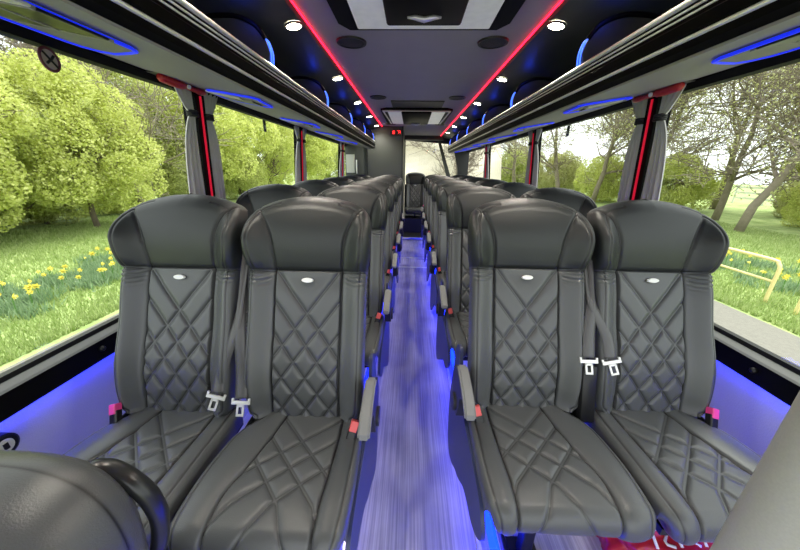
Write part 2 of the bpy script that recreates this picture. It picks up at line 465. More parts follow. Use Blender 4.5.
    bar((-.013, -.002, -.042), (-.006, .002, -.006)); bar((.006, -.002, -.042), (.013, .002, -.006)); bar((-.013, -.002, -.014), (.013, .002, -.006)); bar((-.013, -.002, -.044), (.013, .002, -.036))
    mb.build('belt_tongue', M['tongue'], root)['label'] = 'metal belt tongue'
    if kind == 'aisle' and side > 0:
        mb = MB(); Rt = Matrix.Rotation(-.28, 4, 'X')
        mb.box((bx-.026-dx*.004, -.03, .45), (bx+.026-dx*.004, .04, .655), rot=Rt, bev=.010); autosmooth(mb.build('belt_housing', M['black'], root))
    # buckle with its button, on the other side
    kx = (.178*a if kind == 'aisle' else -.176*a); ky = 0 if kind == 'aisle' else .03
    mb = MB(); Rk = Matrix.Rotation(.30*(-a if kind == 'window' else a), 4, 'Y')@Matrix.Rotation(-.55, 4, 'X')
    mb.box((kx-.014, ky-.095, ZC-.01), (kx+.014, ky-.072, ZC+.042), rot=Rk, bev=.004); bk = mb.build('belt_buckle', M['black'], root)
    mb = MB(); off = Rk@Vector((0, -.001, .030))
    cc = Vector((kx, ky-.0835, ZC+.016))+off
    mb.box(cc-Vector((.0125, .0128, .017)), cc+Vector((.0125, .0128, .017)), rot=Rk, bev=.003)
    mb.build('release_button', M['red'] if kind == 'aisle' else M['magenta'], bk)['label'] = 'red release button' if kind == 'aisle' else 'pink release button'
    if kind == 'aisle':
        ax = a*.236
        # arm: pad with rounded rear pivot
        prof = [(-.19, .590), (-.185, .604), (-.15, .622), (-.11, .636), (-.05, .650), (-.01, .653), (.015, .640), (-.01, .630), (-.06, .626), (-.11, .612), (-.15, .594), (-.18, .578)]
        mb = MB(); mb.prism(prof, 0, ax-.0175, ax+.0175); o = mb.build('armrest_pad', M['arm'], root)
        bm = bmesh.new(); bm.from_mesh(o.data); bmesh.ops.bevel(bm, geom=[e for e in bm.edges if e.calc_face_angle(0) > 1.2], offset=.006, segments=3, affect='EDGES'); bm.to_mesh(o.data); bm.free(); autosmooth(o)
        prof = [(-.15, .592), (-.10, .612), (-.05, .628), (.0, .632), (.04, .62), (.06, .56), (.04, .48), (.0, .455), (-.05, .47), (-.07, .52), (-.09, .585), (-.15, .615)]
        mb = MB(); mb.prism(prof, 0, ax-.017, ax+.017); mb.cyl((ax+a*.016, -.01, .50), (ax+a*.026, -.01, .50), .032); autosmooth(mb.build('armrest_bracket', M['shell'], root))
        # side trim towards the aisle
        top_ = [(-.36, .405), (-.30, .445), (-.1, .455), (.06, .47), (.12, .62), (.20, .60), (.24, .45)]
        bot = [(.27, .25), (.24, .09), (.18, .035), (.10, .06), (.02, .12), (-.06, .17), (-.13, .23), (-.20, .262), (-.27, .275), (-.33, .31), (-.37, .36)]
        poly = [(p.x, p.y) for p in smooth_path([(*q, 0) for q in top_+bot+[top_[0]]], 4)][:-1]
        px = a*.217
        mb = MB(); mb.prism(poly, 0, px-.006, px+.006); autosmooth(mb.build('side_panel', M['navy'], root))
    return root
BACK = {}; CUSH = {}
for mr, tg in ((False, '_l'), (True, '_r')):
    BACK[mr] = seat_back_meshes(mr, tg); CUSH[mr] = cushion_mesh(mr, tg)
ORD = ['first', 'second', 'third', 'fourth', 'fifth', 'sixth', 'seventh']
PITCH = .765
protos = {}
for side, nrow in ((-1, 6), (1, 7)):
    for k in range(nrow):
        for kind, xo in ((('aisle', .388), ('window', .842)) if side < 0 else (('aisle', .395), ('window', .842))):
            key = (side, kind)
            if key not in protos:
                o = make_seat(side, kind, ''); protos[key] = o
            else: o = copy_tree(protos[key])
            xx = xo-(.0 if side > 0 else 0)
            o.location = (side*xx, (.812 if side < 0 else .898)+PITCH*k, 0)
            where = {-1: 'left', 1: 'right'}[side]
            near = 'nearest the camera' if k == 0 else 'counted from the camera'
            tag(o, f'black quilted leather coach {kind} seat, {ORD[k]} row {near}, {where} of aisle', 'seat', f'coach seats on the {where} side of the aisle')
# rear row centre seat
rear = copy_tree(protos[(1, 'window')]); rear.location = (.045, 6.66, .02)
for ch in list(rear.children):
    if ch.name.startswith(('belt_strap', 'belt_tongue')): bpy.data.objects.remove(ch)
tag(rear, 'small distant black quilted seat facing up the aisle on the rear bench', 'seat')
mb = MB(); mb.tube([(-.16, -.36, .415), (.16, -.36, .415)], .014); mb.build('front_bar', M['alu'], rear)['label'] = 'pale bar under the seat edge'
# the nearest seat in the lower left corner, lower than the rows
fr = empty('guide_seat', (-.660, .215, -.008), 0, 'large black leather guide seat top at lower left corner with grab handle', 'seat')
nu, nv = 200, 120; vs = np.zeros((nv, nu, 3)); sm = np.zeros((nv, nu))
for i in range(nv):
    ph = -PI/2+PI*i/(nv-1)
    for j in range(nu):
        th = 2*PI*j/nu
        pw = lambda c, e: math.copysign(abs(c)**e, c)
        vs[i, j] = (pw(math.cos(th), .62)*pw(math.cos(ph), .55), pw(math.sin(ph), .62), pw(math.sin(th), .62)*pw(math.cos(ph), .55))
q = (np.abs(vs[..., 0])**3.2+np.abs(vs[..., 2])**3.2)**(1/3.2)
dq = np.where(q > .3, np.abs(vs[..., 1]-.30)*.105, .1)
g = np.exp(-(dq/.0045)**2)
vs[..., 1] *= (1-.05*g)*(1+.10*(1-sstep(.7, .95, q)))
P_ = vs*np.array([.232, .105, .235])
P_[..., 1] += .16*(P_[..., 2]/.235)*.25
idx = np.arange(nu*nv).reshape(nv, nu); nx = np.roll(idx, -1, 1)
F_ = np.stack([idx[:-1], nx[:-1], nx[1:], idx[1:]], -1).reshape(-1, 4)
me = bpy.data.meshes.new('backrest'); me.from_pydata(P_.reshape(-1, 3).tolist(), [], F_.tolist()); me.update()
bm = bmesh.new(); bm.from_mesh(me); bmesh.ops.recalc_face_normals(bm, faces=bm.faces); bm.to_mesh(me); bm.free()
at = me.attributes.new('seam', 'FLOAT', 'POINT'); at.data.foreach_set('value', np.exp(-(dq/.0028)**2).ravel().astype(np.float32))
me.polygons.foreach_set('use_smooth', np.ones(len(me.polygons), bool))
o = mobj('backrest', me, M['leather'], fr); o.location = (0, 0, .675)
MB().box((-.21, -.40, .16), (.21, .10, .30), bev=.05).build('seat_cushion', M['leather'], fr)
MB().box((-.20, -.02, .25), (.20, .08, .50), bev=.03).build('back_frame', M['shell'], fr)
mb = MB(); mb.box((-.06, -.2, -.0), (.06, .0, .20)); mb.build('pedestal', M['frame'], fr)
FH = [(-.545, .300, .840), (-.522, .328, .842), (-.500, .332, .832), (-.474, .330, .811), (-.457, .330, .777), (-.455, .330, .722), (-.473, .322, .650), (-.505, .31, .60), (-.56, .29, .58)]
mb = MB(); pts = [Vector(p)-Vector(fr.location) for p in smooth_path(FH, 6)]
mb.tube(pts, [.019]*7+[.0160]*(len(pts)-7), 14, flat=.8); mb.build('grab_handle', M['satin'], fr, True)['label'] = 'black looped grab handle'

# ------------------------------------------------------------------ shell of the coach
Y0, Y1 = -1.1, 7.2
def strip(name, prof, y0, y1, m, parent=None, n=1, closed=False, th=0):
    """profile (x,z) extruded along y; profile may be closed"""
    vs = []; fs = []; k = len(prof); ys = [y0+(y1-y0)*i/n for i in range(n+1)]
    for y in ys:
        for p in prof: vs.append((p[0], y, p[1]))
    for i in range(n):
        for j in range(k if closed else k-1): fs.append((i*k+j, i*k+(j+1) % k, (i+1)*k+(j+1) % k, (i+1)*k+j))
    if closed: fs += [tuple(range(k)), tuple(n*k+j for j in range(k))]
    return pyobj(name, vs, fs, m, parent)
def struct(o): o['kind'] = 'structure'; return o
def slab(name, a, b, m, bev=0): return struct(MB().box(a, b, bev=bev).build(name, m))
slab('floor', (-1.26, Y0, -.06), (1.26, Y1, -.004), M['carpet'])
slab('trim_aisle_carpet', (-.235, Y0, -.004), (.235, 5.66, .0015), M['carpet'])
for i, sx in enumerate((-1, 1)):
    slab(f'trim_{10+i}', (sx*.236, Y0, -.004), (sx*.252, 5.66, .006), M['alu'])
    slab(f'trim_{12+i}', (sx*.300, Y0, -.004), (sx*.318, 5.66, .010), M['alu'])
    slab(f'trim_{14+i}', (sx*.334, Y0, -.004), (sx*.344, 5.66, .008), M['black'])
for i, yy in enumerate((3.97, 4.43)):
    slab(f'trim_{16+i}', (-.235, yy-.02, .0015), (.235, yy+.02, .004), M['alu'])
# step and rear bench plinth
slab('trim_18', (-1.2, 5.66, -.004), (1.2, 7.15, .035), M['shell'])
slab('trim_19', (-.24, 5.655, .010), (.33, 5.70, .045), M['white'])
slab('trim_20', (-.24, 6.22, .035), (1.2, 7.1, .32), M['shell'])
# lower walls, ledge, sill
for s, nm in ((-1, 'left'), (1, 'right')):
    w = strip(f'wall_{nm}', [(s*1.243, 0), (s*1.243, .6025), (s*1.28, .6025), (s*1.28, 0)], Y0, Y1, M['wallgrey'], closed=True); struct(w)
    struct(strip(f'trim_{1 if s<0 else 2}', [(s*1.216, .585), (s*1.213, .661), (s*1.28, .672), (s*1.28, .603), (s*1.221, .603), (s*1.220, .585)], Y0, Y1, M['rackblack'], closed=True))
    struct(strip(f'trim_{3 if s<0 else 4}', [(s*1.2135, .662), (s*1.219, .668), (s*1.242, .684), (s*1.28, .684), (s*1.28, .673)], Y0, Y1, M['sill'], closed=True))
    struct(strip(f'trim_{5 if s<0 else 6}', [(s*1.238, .683), (s*1.241, .698), (s*1.265, .698), (s*1.265, .683)], Y0, Y1, M['black'], closed=True))
    # header above the glass
    struct(strip(f'trim_{7 if s<0 else 8}', [(s*1.170, 1.640), (s*1.145, 1.662), (s*1.145, 1.682), (s*1.21, 1.70), (s*1.21, 1.640)], Y0, Y1, M['rackblack'], closed=True))
    # blue light under the ledge
    o = strip('led_strip', [(s*1.2225, .5955), (s*1.240, .5955), (s*1.240, .6025), (s*1.2225, .6025)], Y0+.2, 6.9 if s > 0 else 5.4, M['blue_led'], closed=True)
    tag(o, f'long blue light strip under the {nm} window ledge', 'light strip')
    o = strip('led_strip', [(s*.282, -.004), (s*.292, -.004), (s*.292, .095), (s*.282, .095)], -.2, 5.6, M['blue_floor_left' if s < 0 else 'blue_floor_right'], closed=True)
    tag(o, f'low blue light strip along the {nm} edge of the aisle floor', 'light strip')
# screws on the ledge
for s, nm in ((-1, 'left'), (1, 'right')):
    for yy in (.95,):
        mb = MB(); mb.tube([(s*1.216, yy, .630), (s*1.206, yy, .630), (s*1.201, yy, .630)], [.011, .010, .004], 16)
        tag(mb.build('ledge_stud', M['frame'], None, True), f'small round stud on black ledge beside the {nm} window', 'stud')
# windows
bays = {-1: [(Y0, 1.73), (1.73, 3.25), (3.25, 5.15), (5.15, 7.15)], 1: [(Y0, 1.73), (1.73, 3.27), (3.27, 5.25), (5.25, 7.0)]}
def gx(z): return 1.248-(z-.69)*.07/.95
wi = 0
for s in (-1, 1):
    for (a, b) in bays[s]:
        wi += 1; o = MB()
        o.prism([(s*gx(.68), .68), (s*gx(1.66), 1.66), (s*(gx(1.66)+.006), 1.66), (s*(gx(.68)+.006), .68)], 1, a+.02, b-.02)
        struct(o.build(f'window_{wi}', M['glass']))
# pillars, lights and curtains
def pillar(s, y, w, label, full=True, led=True):
    p = empty('window_pillar', (0, y, .70), 0, label, 'pillar')
    mb = MB(); mb.prism([(s*(gx(.7)-.01), 0), (s*(gx(1.67)-.01), .965), (s*(gx(1.67)+.03), .965), (s*(gx(.7)+.03), 0)], 1, -w/2, w/2)
    mb.prism([(s*(gx(.7)-.035), 0), (s*(gx(1.67)-.035), .965), (s*(gx(1.67)-.009), .965), (s*(gx(.7)-.009), 0)], 1, -.035, .035)
    mb.build('pillar_cover', M['rackblack'], p)
    if led:
        mb = MB(); mb.prism([(s*(gx(.8)-.043), .1), (s*(gx(1.62)-.043), .935), (s*(gx(1.62)-.034), .935), (s*(gx(.8)-.034), .1)], 1, -.0045, .0045)
        mb.build('light_strip', M['pillar_led'], p)['label'] = 'thin red light strip'
    return p
def curtain(s, y, d, label, wid=.10):
    """d: +1 beyond the pillar, -1 nearer the camera"""
    nz, ny = 40, 40; vs = []; fs = []; lay = []
    for k in range(2):
        for i in range(nz):
            z = .735+(1.665-.735)*i/(nz-1)
            t = (z-1.545)
            if t > 0: hw = .018+(wid*.5-.018)*min(1, (t/.12))**.8
            else: hw = .018+(wid*.42-.018)*(1-math.exp(t/.10))
            hw *= 1
            c = .046+hw
            for j in range(ny):
                u = j/(ny-1); ph = u*2*PI*3.5
                amp = .012*(.55+.45*abs(t)/.4 if abs(t) < .4 else 1)
                x = gx(z)-.030+amp*math.sin(ph+.4*math.sin(z*5))+(.002 if k else 0)
                vs.append((s*x, d*(c-hw+2*hw*u), z))
    N = nz*ny
    for k in range(2):
        for i in range(nz-1):
            for j in range(ny-1):
                a = k*N+i*ny+j; fs.append((a, a+1, a+ny+1, a+ny))
    for i in range(nz-1):
        fs.append((i*ny, (i+1)*ny, N+(i+1)*ny, N+i*ny)); fs.append((i*ny+ny-1, (i+1)*ny+ny-1, N+(i+1)*ny+ny-1, N+i*ny+ny-1))
    c = empty('window_curtain', (0, y, 0), 0, label, 'curtain', 'pleated grey curtains at the window pillars')
    pyobj('curtain_cloth', vs, fs, M['curtain'], c, True)
    mb = MB(); x0 = s*(gx(1.545)-.030); y0 = d*(.046+.018)
    ring = [(x0+.021*math.cos(a)*1.0, y0+.024*math.sin(a), 1.545) for a in [2*PI*i/20 for i in range(20)]]
    for dz in (-.010, 0, .010): mb.tube([(p[0], p[1], p[2]+dz) for p in ring], .006, 8, closed=True)
    mb.build('tie_band', M['curtaindark'], c, True)['label'] = 'black tie band'
PL = {-1: [1.73, 3.25, 5.15], 1: [1.73, 3.27, 5.25]}
for s, nm in ((-1, 'left'), (1, 'right')):
    for i, y in enumerate(PL[s]):
        pillar(s, y, .09, f'black window pillar with red light, {ORD[i]} from camera on the {nm} wall')
        for d, dn in ((-1, 'near'), (1, 'far')):
            curtain(s, y, d, f'pleated grey curtain on {dn} side of {ORD[i]} {nm} pillar', wid=.135 if d < 0 else .12)
# ceiling centre, cove, outer roof
struct(strip('ceiling', [(-.545, 1.95), (.545, 1.95), (.545, 2.0), (-.545, 2.0)], Y0, 7.2, M['ceil'], closed=True))
for s, nm in ((-1, 'left'), (1, 'right')):
    yend = 5.32 if s < 0 else 6.35
    prof = [(s*.556, 1.957), (s*.575, 1.940), (s*.66, 1.925), (s*.80, 1.905), (s*1.0, 1.85), (s*1.13, 1.78), (s*1.17, 1.69), (s*1.21, 1.70), (s*1.2, 1.83), (s*1.05, 1.93), (s*.8, 2.0), (s*.556, 2.0)]
    struct(strip(f'trim_{21 if s<0 else 22}', prof, Y0, 7.2, M['cove'], closed=True))
    o = strip('led_strip', [(s*.548, 1.941), (s*.5535, 1.941), (s*.5535, 1.949), (s*.548, 1.949)], Y0, 6.95, M['red_led'], closed=True)
    tag(o, f'red light strip along the {nm} edge of the ceiling', 'light strip')
    # luggage rack
    rk = empty('luggage_rack', (s*.9, 0, 1.6), 0, f'long black overhead luggage rack with chrome rails above the {nm} seats', 'luggage rack')
    def L(p): return [(x*s-s*.9, z-1.6) for x, z in p]
    strip('rack_tray', L([(.69, 1.590), (1.147, 1.676), (1.147, 1.69), (.72, 1.625), (.675, 1.625), (.66, 1.69), (.648, 1.69), (.655, 1.64), (.668, 1.60)]), -.8, yend, M['rackblack'], rk, closed=True)
    strip('rack_lining', L([(.692, 1.583), (1.146, 1.668), (1.147, 1.675), (.690, 1.589)]), -.8, yend, M['under'], rk, closed=True)['label'] = 'pale grey underside'
    for (x, z, r, mt, lb) in ((.645, 1.700, .0075, M['alu'], 1), (.648, 1.684, .003, M['alu'], 0), (.651, 1.672, .003, M['alu'], 0), (.663, 1.622, .006, M['alu'], 1)):
        mb = MB(); q = L([(x, z)])[0]; mb.tube([(q[0], -.8, q[1]), (q[0], yend, q[1])], r, 10); mb.build('trim_rail', mt, rk, True)
    strip('fascia', L([(.650, 1.66), (.645, 1.655), (.652, 1.632), (.660, 1.628), (.664, 1.640)]), -.8, yend, M['rackblack'], rk, closed=True)
    mb = MB(); poly = L([(.655, 1.60), (.69, 1.59), (1.147, 1.675), (1.16, 1.77), (1.0, 1.845), (.8, 1.90), (.72, 1.87), (.665, 1.78), (.648, 1.70)])
    mb.prism(poly, 1, yend-.02, yend); mb.build('end_cap', M['black'], rk)
    k = 0
    while 1.50+.9*k < yend-.1:
        y = 1.50+.9*k
        poly = [(.668, 1.63), (.668, 1.69), (.650, 1.75), (.660, 1.795), (.70, 1.842), (.78, 1.872), (.90, 1.868), (1.02, 1.83), (1.12, 1.76), (1.14, 1.685)]
        mb = MB(); mb.prism(L(poly), 1, y-.012, y+.012); dv = mb.build('rack_divider', M['cove'], rk)
        edge = smooth_path([(*q, 0) for q in L([(.648, 1.705), (.644, 1.75), (.654, 1.79), (.664, 1.803)])], 5)
        mb = MB(); mb.tube([(p.x, y-.010, p.y) for p in edge], .0032, 8); mb.tube([(p.x, y+.010, p.y) for p in edge], .0032, 8)
        mb.build('light_bar', M['blue_bar'], dv, True)['label'] = 'glowing blue bar'
        arch = smooth_path([(*q, 0) for q in L([(.66, 1.80), (.70, 1.848), (.78, 1.878), (.90, 1.874), (1.02, 1.836), (1.12, 1.765)])], 5)
        mb = MB(); mb.tube([(p.x, y-.014, p.y) for p in arch], .009, 8); mb.build('edge_trim', M['rackblack'], dv, True)
        k += 1
    # downlights
    for k in range(-1, 6):
        y = 1.72+.89*k
        if y > 6.3: break
        d = empty('ceiling_downlight', (s*.615, y, 1.932), 0, f'round warm ceiling spotlight, {"nearest out of" if k<0 else ORD[k]+" in"} view on the {nm} side', 'spotlight', f'round spotlights along the {nm} of the ceiling')
        mb = MB(); n = 24
        tilt = Matrix.Rotation(s*.17, 4, 'Y')
        def ring(r, z): return [tilt@Vector((r*math.cos(2*PI*i/n), r*math.sin(2*PI*i/n), z)) for i in range(n)]
        vs = ring(.042, .0)+ring(.041, -.005)+ring(.035, -.007)+ring(.034, -.004)
        mb.add(vs, [(a*n+i, a*n+(i+1) % n, (a+1)*n+(i+1) % n, (a+1)*n+i) for a in range(3) for i in range(n)]); mb.build('bezel', M['cove'], d, True)
        mb = MB(); vs = ring(.0345, -.0055)+[tilt@Vector((0, 0, -.009))]; mb.add(vs, [(i, (i+1) % n, n) for i in range(n)]); mb.build('lamp', M['lamp'], d, True)['label'] = 'glowing lamp'
        lt = bpy.data.lights.new('spot', 'SPOT'); lt.energy = 12; lt.spot_size = 2.6; lt.spot_blend = .8; lt.color = (1, .94, .82); lt.shadow_soft_size = .03
        lo = bpy.data.objects.new('spotlight_glow', lt); link(lo, d); lo.location = (-s*.003, 0, -.02)
        # small blue glow lamps inside the rack, by each divider
    for k in range(5 if s < 0 else 6):
        lt = bpy.data.lights.new('rackblue', 'POINT'); lt.energy = .12; lt.color = (.02, .06, 1); lt.shadow_soft_size = .02
        lo = bpy.data.objects.new('rack_glow_lamp', lt); link(lo, rk); lo.location = (-s*.9+s*.70, 1.50+.9*k-.05, .262)
    # service panels under the rack
    for k in range(5 if s < 0 else 7):
        y = .72+.855*k+(.07 if s > 0 else 0)
        if y > yend-.2: break
        sl = (1.668-1.583)/(1.146-.692); zf = lambda x: 1.583+(x-.692)*sl
        hy = .245 if k == 0 else .115; y = y if k == 0 else y+.08+(.03 if s > 0 else 0)
        sp = empty('service_panel', (s*.92, y, zf(.92)-.002), 0, f'overhead service panel outlined in blue, {ORD[k]} from camera under the {nm} rack', 'service panel', f'service panels under the {nm} rack')
        sp.rotation_euler = (0, -s*math.atan(sl), 0)
        def rr(hx, hy, r, n=6):
            out = []
            for cx, cy, a0 in ((hx-r, hy-r, 0), (-hx+r, hy-r, 90), (-hx+r, -hy+r, 180), (hx-r, -hy+r, 270)):
                for i in range(n+1):
                    a = math.radians(a0+90*i/n); out.append((cx+r*math.cos(a), cy+r*math.sin(a)))
            return out
        lp = [(s*u, v) for u, v in ([(-.12, -.42), (-.12, .22), (-.10, .262), (-.05, .30), (.06, .375), (.12, .39), (.165, .37), (.175, .33), (.175, -.42)] if k == 0 else [(-.17, -.10), (-.19, -.13), (-.16, -.15), (.0, -.10), (.08, -.07), (.11, -.04), (.11, .10), (.08, .135), (.03, .15), (-.10, .13), (-.15, .09)])]
        mb = MB(); mb.tube([(x, yy, -.006) for x, yy in lp], .0048, 8, closed=True); mb.build('light_loop', M['blue_loop'], sp, True)['label'] = 'blue glowing outline'
        mb = MB(); mb.prism(lp, 2, -.006, .001); mb.build('base_plate', M['underdark'], sp)
        mb = MB(); mb.box((-.105, -.30 if k == 0 else -.06, -.014), (.14 if k == 0 else .06, -.02, -.006), bev=.004); mb.build('reading_lens', M['cream'], sp)['label'] = 'cream lens'
        g0 = -.005 if k == 0 else -.01; g1 = .15 if k == 0 else .08; gx_ = .10 if k == 0 else .07
        mb = MB(); mb.box((-gx_, g0, -.013), (-.01, g1, -.006), bev=.003); mb.box((.01, g0, -.013), (gx_+.03, g1, -.006), bev=.003); mb.build('air_grille', M['black'], sp)
        mb = MB(); mb.box((-gx_, g1+.001, -.013), (gx_+.03, g1+.012, -.006)); mb.box((-.006, g0, -.014), (.006, g1, -.006)); mb.box((-gx_, g0-.011, -.014), (gx_+.03, g0-.001, -.006)); mb.build('divider_bar', M['under'], sp)
# hammer holders
for s, nm in ((-1, 'left'), (1, 'right')):
    h = empty('emergency_hammer', (s*1.118, 1.575 if s < 0 else 1.67, 1.660), 0, f'red emergency hammer in black holder at top of {nm} window pillar', 'emergency hammer')
    MB().box((-.036, -.165, .001), (.036, .165, .012), bev=.004).build('holder', M['black'], h)
    mb = MB(); mb.tube(smooth_path([(-s*.012, -.15, -.012), (-s*.014, -.08, -.016), (-s*.014, 0, -.014), (-s*.014, .08, -.016), (-s*.012, .14, -.012)], 4), [.012]+[.018]*7+[.011]*5+[.015]*3+[.012], 10)
    mb.build('hammer', M['redplastic'], h, True)['label'] = 'red plastic hammer'
    mb = MB(); mb.cyl((-s*.03, 0, -.016), (-s*.036, 0, -.018), .010); mb.build('seal', M['badge'], h)
# speakers
for i, y in enumerate((1.97, 3.33, 5.2)):
    for s, nm in ((-1, 'left'), (1, 'right')):
        sp = empty('ceiling_speaker', (s*.385, y, 1.949), 0, f'round black ceiling speaker, {ORD[i]} from camera on the {nm}', 'speaker', 'round ceiling speakers')
        mb = MB(); n = 32
        mb.add([(.083*math.cos(2*PI*j/n), .083*math.sin(2*PI*j/n), 0) for j in range(n)]+[(.080*math.cos(2*PI*j/n), .080*math.sin(2*PI*j/n), -.008) for j in range(n)]+[(.070*math.cos(2*PI*j/n), .070*math.sin(2*PI*j/n), -.008) for j in range(n)],
               [(a*n+j, a*n+(j+1) % n, (a+1)*n+(j+1) % n, (a+1)*n+j) for a in range(2) for j in range(n)]); mb.build('rim', M['black'], sp)
        mb = MB(); mb.add([(.071*math.cos(2*PI*j/n), .071*math.sin(2*PI*j/n), -.006) for j in range(n)]+[(0, 0, -.010)], [(j, (j+1) % n, n) for j in range(n)]); mb.build('mesh_cover', M['grille'], sp, True)
# roof hatches
def hatch(y0, y1, hw, label, near):
    hh = empty('roof_hatch', (0, (y0+y1)/2, 1.95), 0, label, 'roof hatch', None); hy = (y1-y0)/2
    mb = MB(); cut = .07
    for inn, z in ((0, -.001), ):
        poly = [(-hw+cut, -hy), (hw-cut, -hy), (hw, -hy+cut), (hw, hy-cut), (hw-cut*.6, hy), (-hw+cut*.6, hy), (-hw, hy-cut), (-hw, -hy+cut)]
    mb.prism(poly, 2, -.022, .002); autosmooth(mb.build('frame', M['rackblack'], hh))
    mb = MB(); mb.box((-hw+(.085 if near else .08), -hy+.07, -.030), (hw-(.085 if near else .08), hy-.03, -.021), bev=.006); mb.build('lens', M['hatchlens_glow'], hh)['label'] = 'pale panel with daylight glow put in'
    mb = MB(); mb.box((-hw*.42, -hy+.05, -.050), (hw*.42, hy-.115, -.029), bev=.012); autosmooth(mb.build('cover', M['rackblack'], hh))
    mb = MB(); mb.tube([(-.07, hy-.21, -.051), (-.04, hy-.22, -.056), (0, hy-.205, -.058), (.04, hy-.22, -.056), (.07, hy-.21, -.051)], [.006, .010, .012, .010, .006], 10); mb.build('handle', M['alu'], hh, True)
    if not near:
        mb = MB(); mb.tube([(-hw+.06, hy-.05, -.026), (-hw+.03, -hy+.06, -.026), (hw-.03, -hy+.06, -.026), (hw-.06, hy-.05, -.026)], .010, 8); mb.build('white_edge', M['white'], hh)
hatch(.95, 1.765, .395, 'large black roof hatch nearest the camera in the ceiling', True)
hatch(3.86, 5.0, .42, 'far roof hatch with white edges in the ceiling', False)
o = MB().box((-.27, 3.48, 1.940), (.28, 3.80, 1.951), bev=.003).build('ceiling_vent', M['cove']); tag(o, 'flat dark vent panel in front of the far roof hatch', 'vent')
# cabin at rear left and rear wall
slab('wall_cabin', (-.80, 5.50, -.004), (-.205, 7.18, 1.95), M['cabin'])
slab('wall_cabin_side', (-1.2, 5.56, 0), (-.80, 7.18, 1.95), M['cabin'])
slab('trim_23', (-.812, 5.492, 0), (-.798, 5.56, 1.95), M['black']); slab('trim_24', (-.215, 5.49, 0), (-.195, 5.52, 1.95), M['black'])
mp = empty('wall_panel', (-1.11, 5.555, 1.36), 0, 'small pale panel with handle on dark rear left wall', 'panel')
MB().box((-.075, -.012, -.15), (.075, 0, .15), bev=.004).build('plate', M['mirror'], mp)
MB().tube([(.11, -.02, -.16), (.11, -.03, -.12), (.11, -.03, .03), (.11, -.02, .06)], .012, 8).build('handle', M['alu'], mp, None)
vs = [(-.20, 7.2, 0), (1.22, 7.2, 0), (1.22, 7.2, .95), (-.20, 7.2, .95), (.92, 7.2, .95), (.60, 7.2, 1.87), (1.22, 7.2, 1.95), (-.20, 7.2, 1.95), (-.20, 7.2, 1.87)]
mb = MB()
for poly in ([(-.20, 0), (1.22, 0), (1.22, .95), (-.20, .95)], [(1.0, .95), (1.22, .95), (1.22, 1.95), (.80, 1.95), (.86, 1.75), (.98, 1.3)], [(-.20, 1.87), (.85, 1.80), (.80, 1.95), (-.20, 1.95)], [(-.26, .95), (-.19, .95), (-.19, 1.95), (-.26, 1.95)]):
    mb.prism(poly, 1, 7.19, 7.23)
struct(mb.build('wall_back', M['black']))
struct(MB().prism([(.515, 1.86), (.575, 1.86), (.90, .95), (.80, .95)], 1, 7.16, 7.20).build('trim_25', M['cabin']))
struct(MB().box((-.2, 7.20, .93), (1.0, 7.206, 1.9)).build('window_9', M['glass']))
struct(MB().box((-.22, 6.95, 1.868), (.62, 7.19, 1.95)).build('trim_26', M['cove']))
cl = empty('clock_display', (-.315, 5.478, 1.855), 0, 'small red digital display high on the rear cabin wall', 'clock display')
MB().box((-.10, -.02, -.040), (.09, .02, .035), bev=.003).build('case', M['black'], cl)
mb = MB()
for i, segs in enumerate(('12', '1234567', '', '127', '1267')):
    x = -.078+i*.032
    for q in segs:
        a = {'1': (.020, 0, .003, .022), '2': (.020, -.024, .003, .022), '3': (0, -.024, .003, .022), '4': (0, 0, .003, .022), '5': (0, -.026, .022, .004), '6': (0, -.002, .022, .004), '7': (0, .022, .022, .004)}[q]
        mb.box((x+a[0], -.024, a[1]), (x+a[0]+a[2], -.019, a[1]+a[3]))
mb.build('digits', M['display'], cl)
# blue side light near rear left aisle comes from the strips; socket on the left wall
so = empty('wall_socket', (-1.222, .617, .515), 0, 'round black power socket with pale centre on the left wall', 'socket')
mb = MB(); mb.tube([(-.022, 0, 0), (.010, 0, 0), (.013, 0, 0)], [.036, .036, .030], 24); mb.build('socket_ring', M['black'], so)
mb = MB(); mb.tube([(.012, 0, 0), (.016, 0, 0)], [.022, .020], 20); mb.build('socket_face', M['cream'], so)
mb = MB(); mb.box((.015, -.006, -.010), (.018, .006, .010)); mb.build('socket_slot', M['black'], so)
# stickers on glass
def sticker_ring():
    c = Vector((-(gx(1.605)-.003), 1.068, 1.605)); st = empty('window_sticker', c, 0, 'round prohibition sticker with red rim on the near left window', 'sticker')
    n = 32; mb = MB(); mb.tube([(0, .026*math.cos(2*PI*i/n), .031*math.sin(2*PI*i/n)) for i in range(n)], .0042, 8, closed=True); mb.build('rim', mat('sticker_maroon', (.10, .02, .03), .6), st, True)
    mb = MB(); mb.tube([(-.001, 0, 0), (.001, 0, 0)], .025, 28, flat=1.15); mb.build('face', mat('sticker_face', (.42, .33, .28), .6), st)
    mb = MB(); mb.tube([(.003, -.017, .019), (.003, .017, -.019)], .003, 8); mb.tube([(.003, -.012, -.012), (.003, .004, .002), (.003, .013, .013)], .0035, 8); mb.build('bar', M['black'], st)
sticker_ring()
for s, y, nm in ((-1, 2.52, 'left'), (1, 2.64, 'right')):
    c = empty('window_tag', (s*(gx(1.59)-.004), y, 1.59), 0, f'small rectangular black tag hanging on the second {nm} window', 'tag')
    MB().box((-.003, -.020, -.040), (.003, .020, .040), bev=.001).build('plate', M['black'], c)
    MB().box((-.005, -.010, -.020), (.005, .010, .005)).build('symbol', M['mirror'], c)
# grab pole at the right
gp = empty('grab_pole', (.274, .176, 0), 0, 'thick grey beige vertical grab pole in the near right corner', 'grab pole')
MB().tube([(0, 0, 0), (0, 0, 1.95)], .0235, 32).build('tube', M['pole'], gp, True)
MB().tube([(0, 0, 0), (0, 0, .015)], .045, 24).build('floor_flange', M['alu'], gp, True)
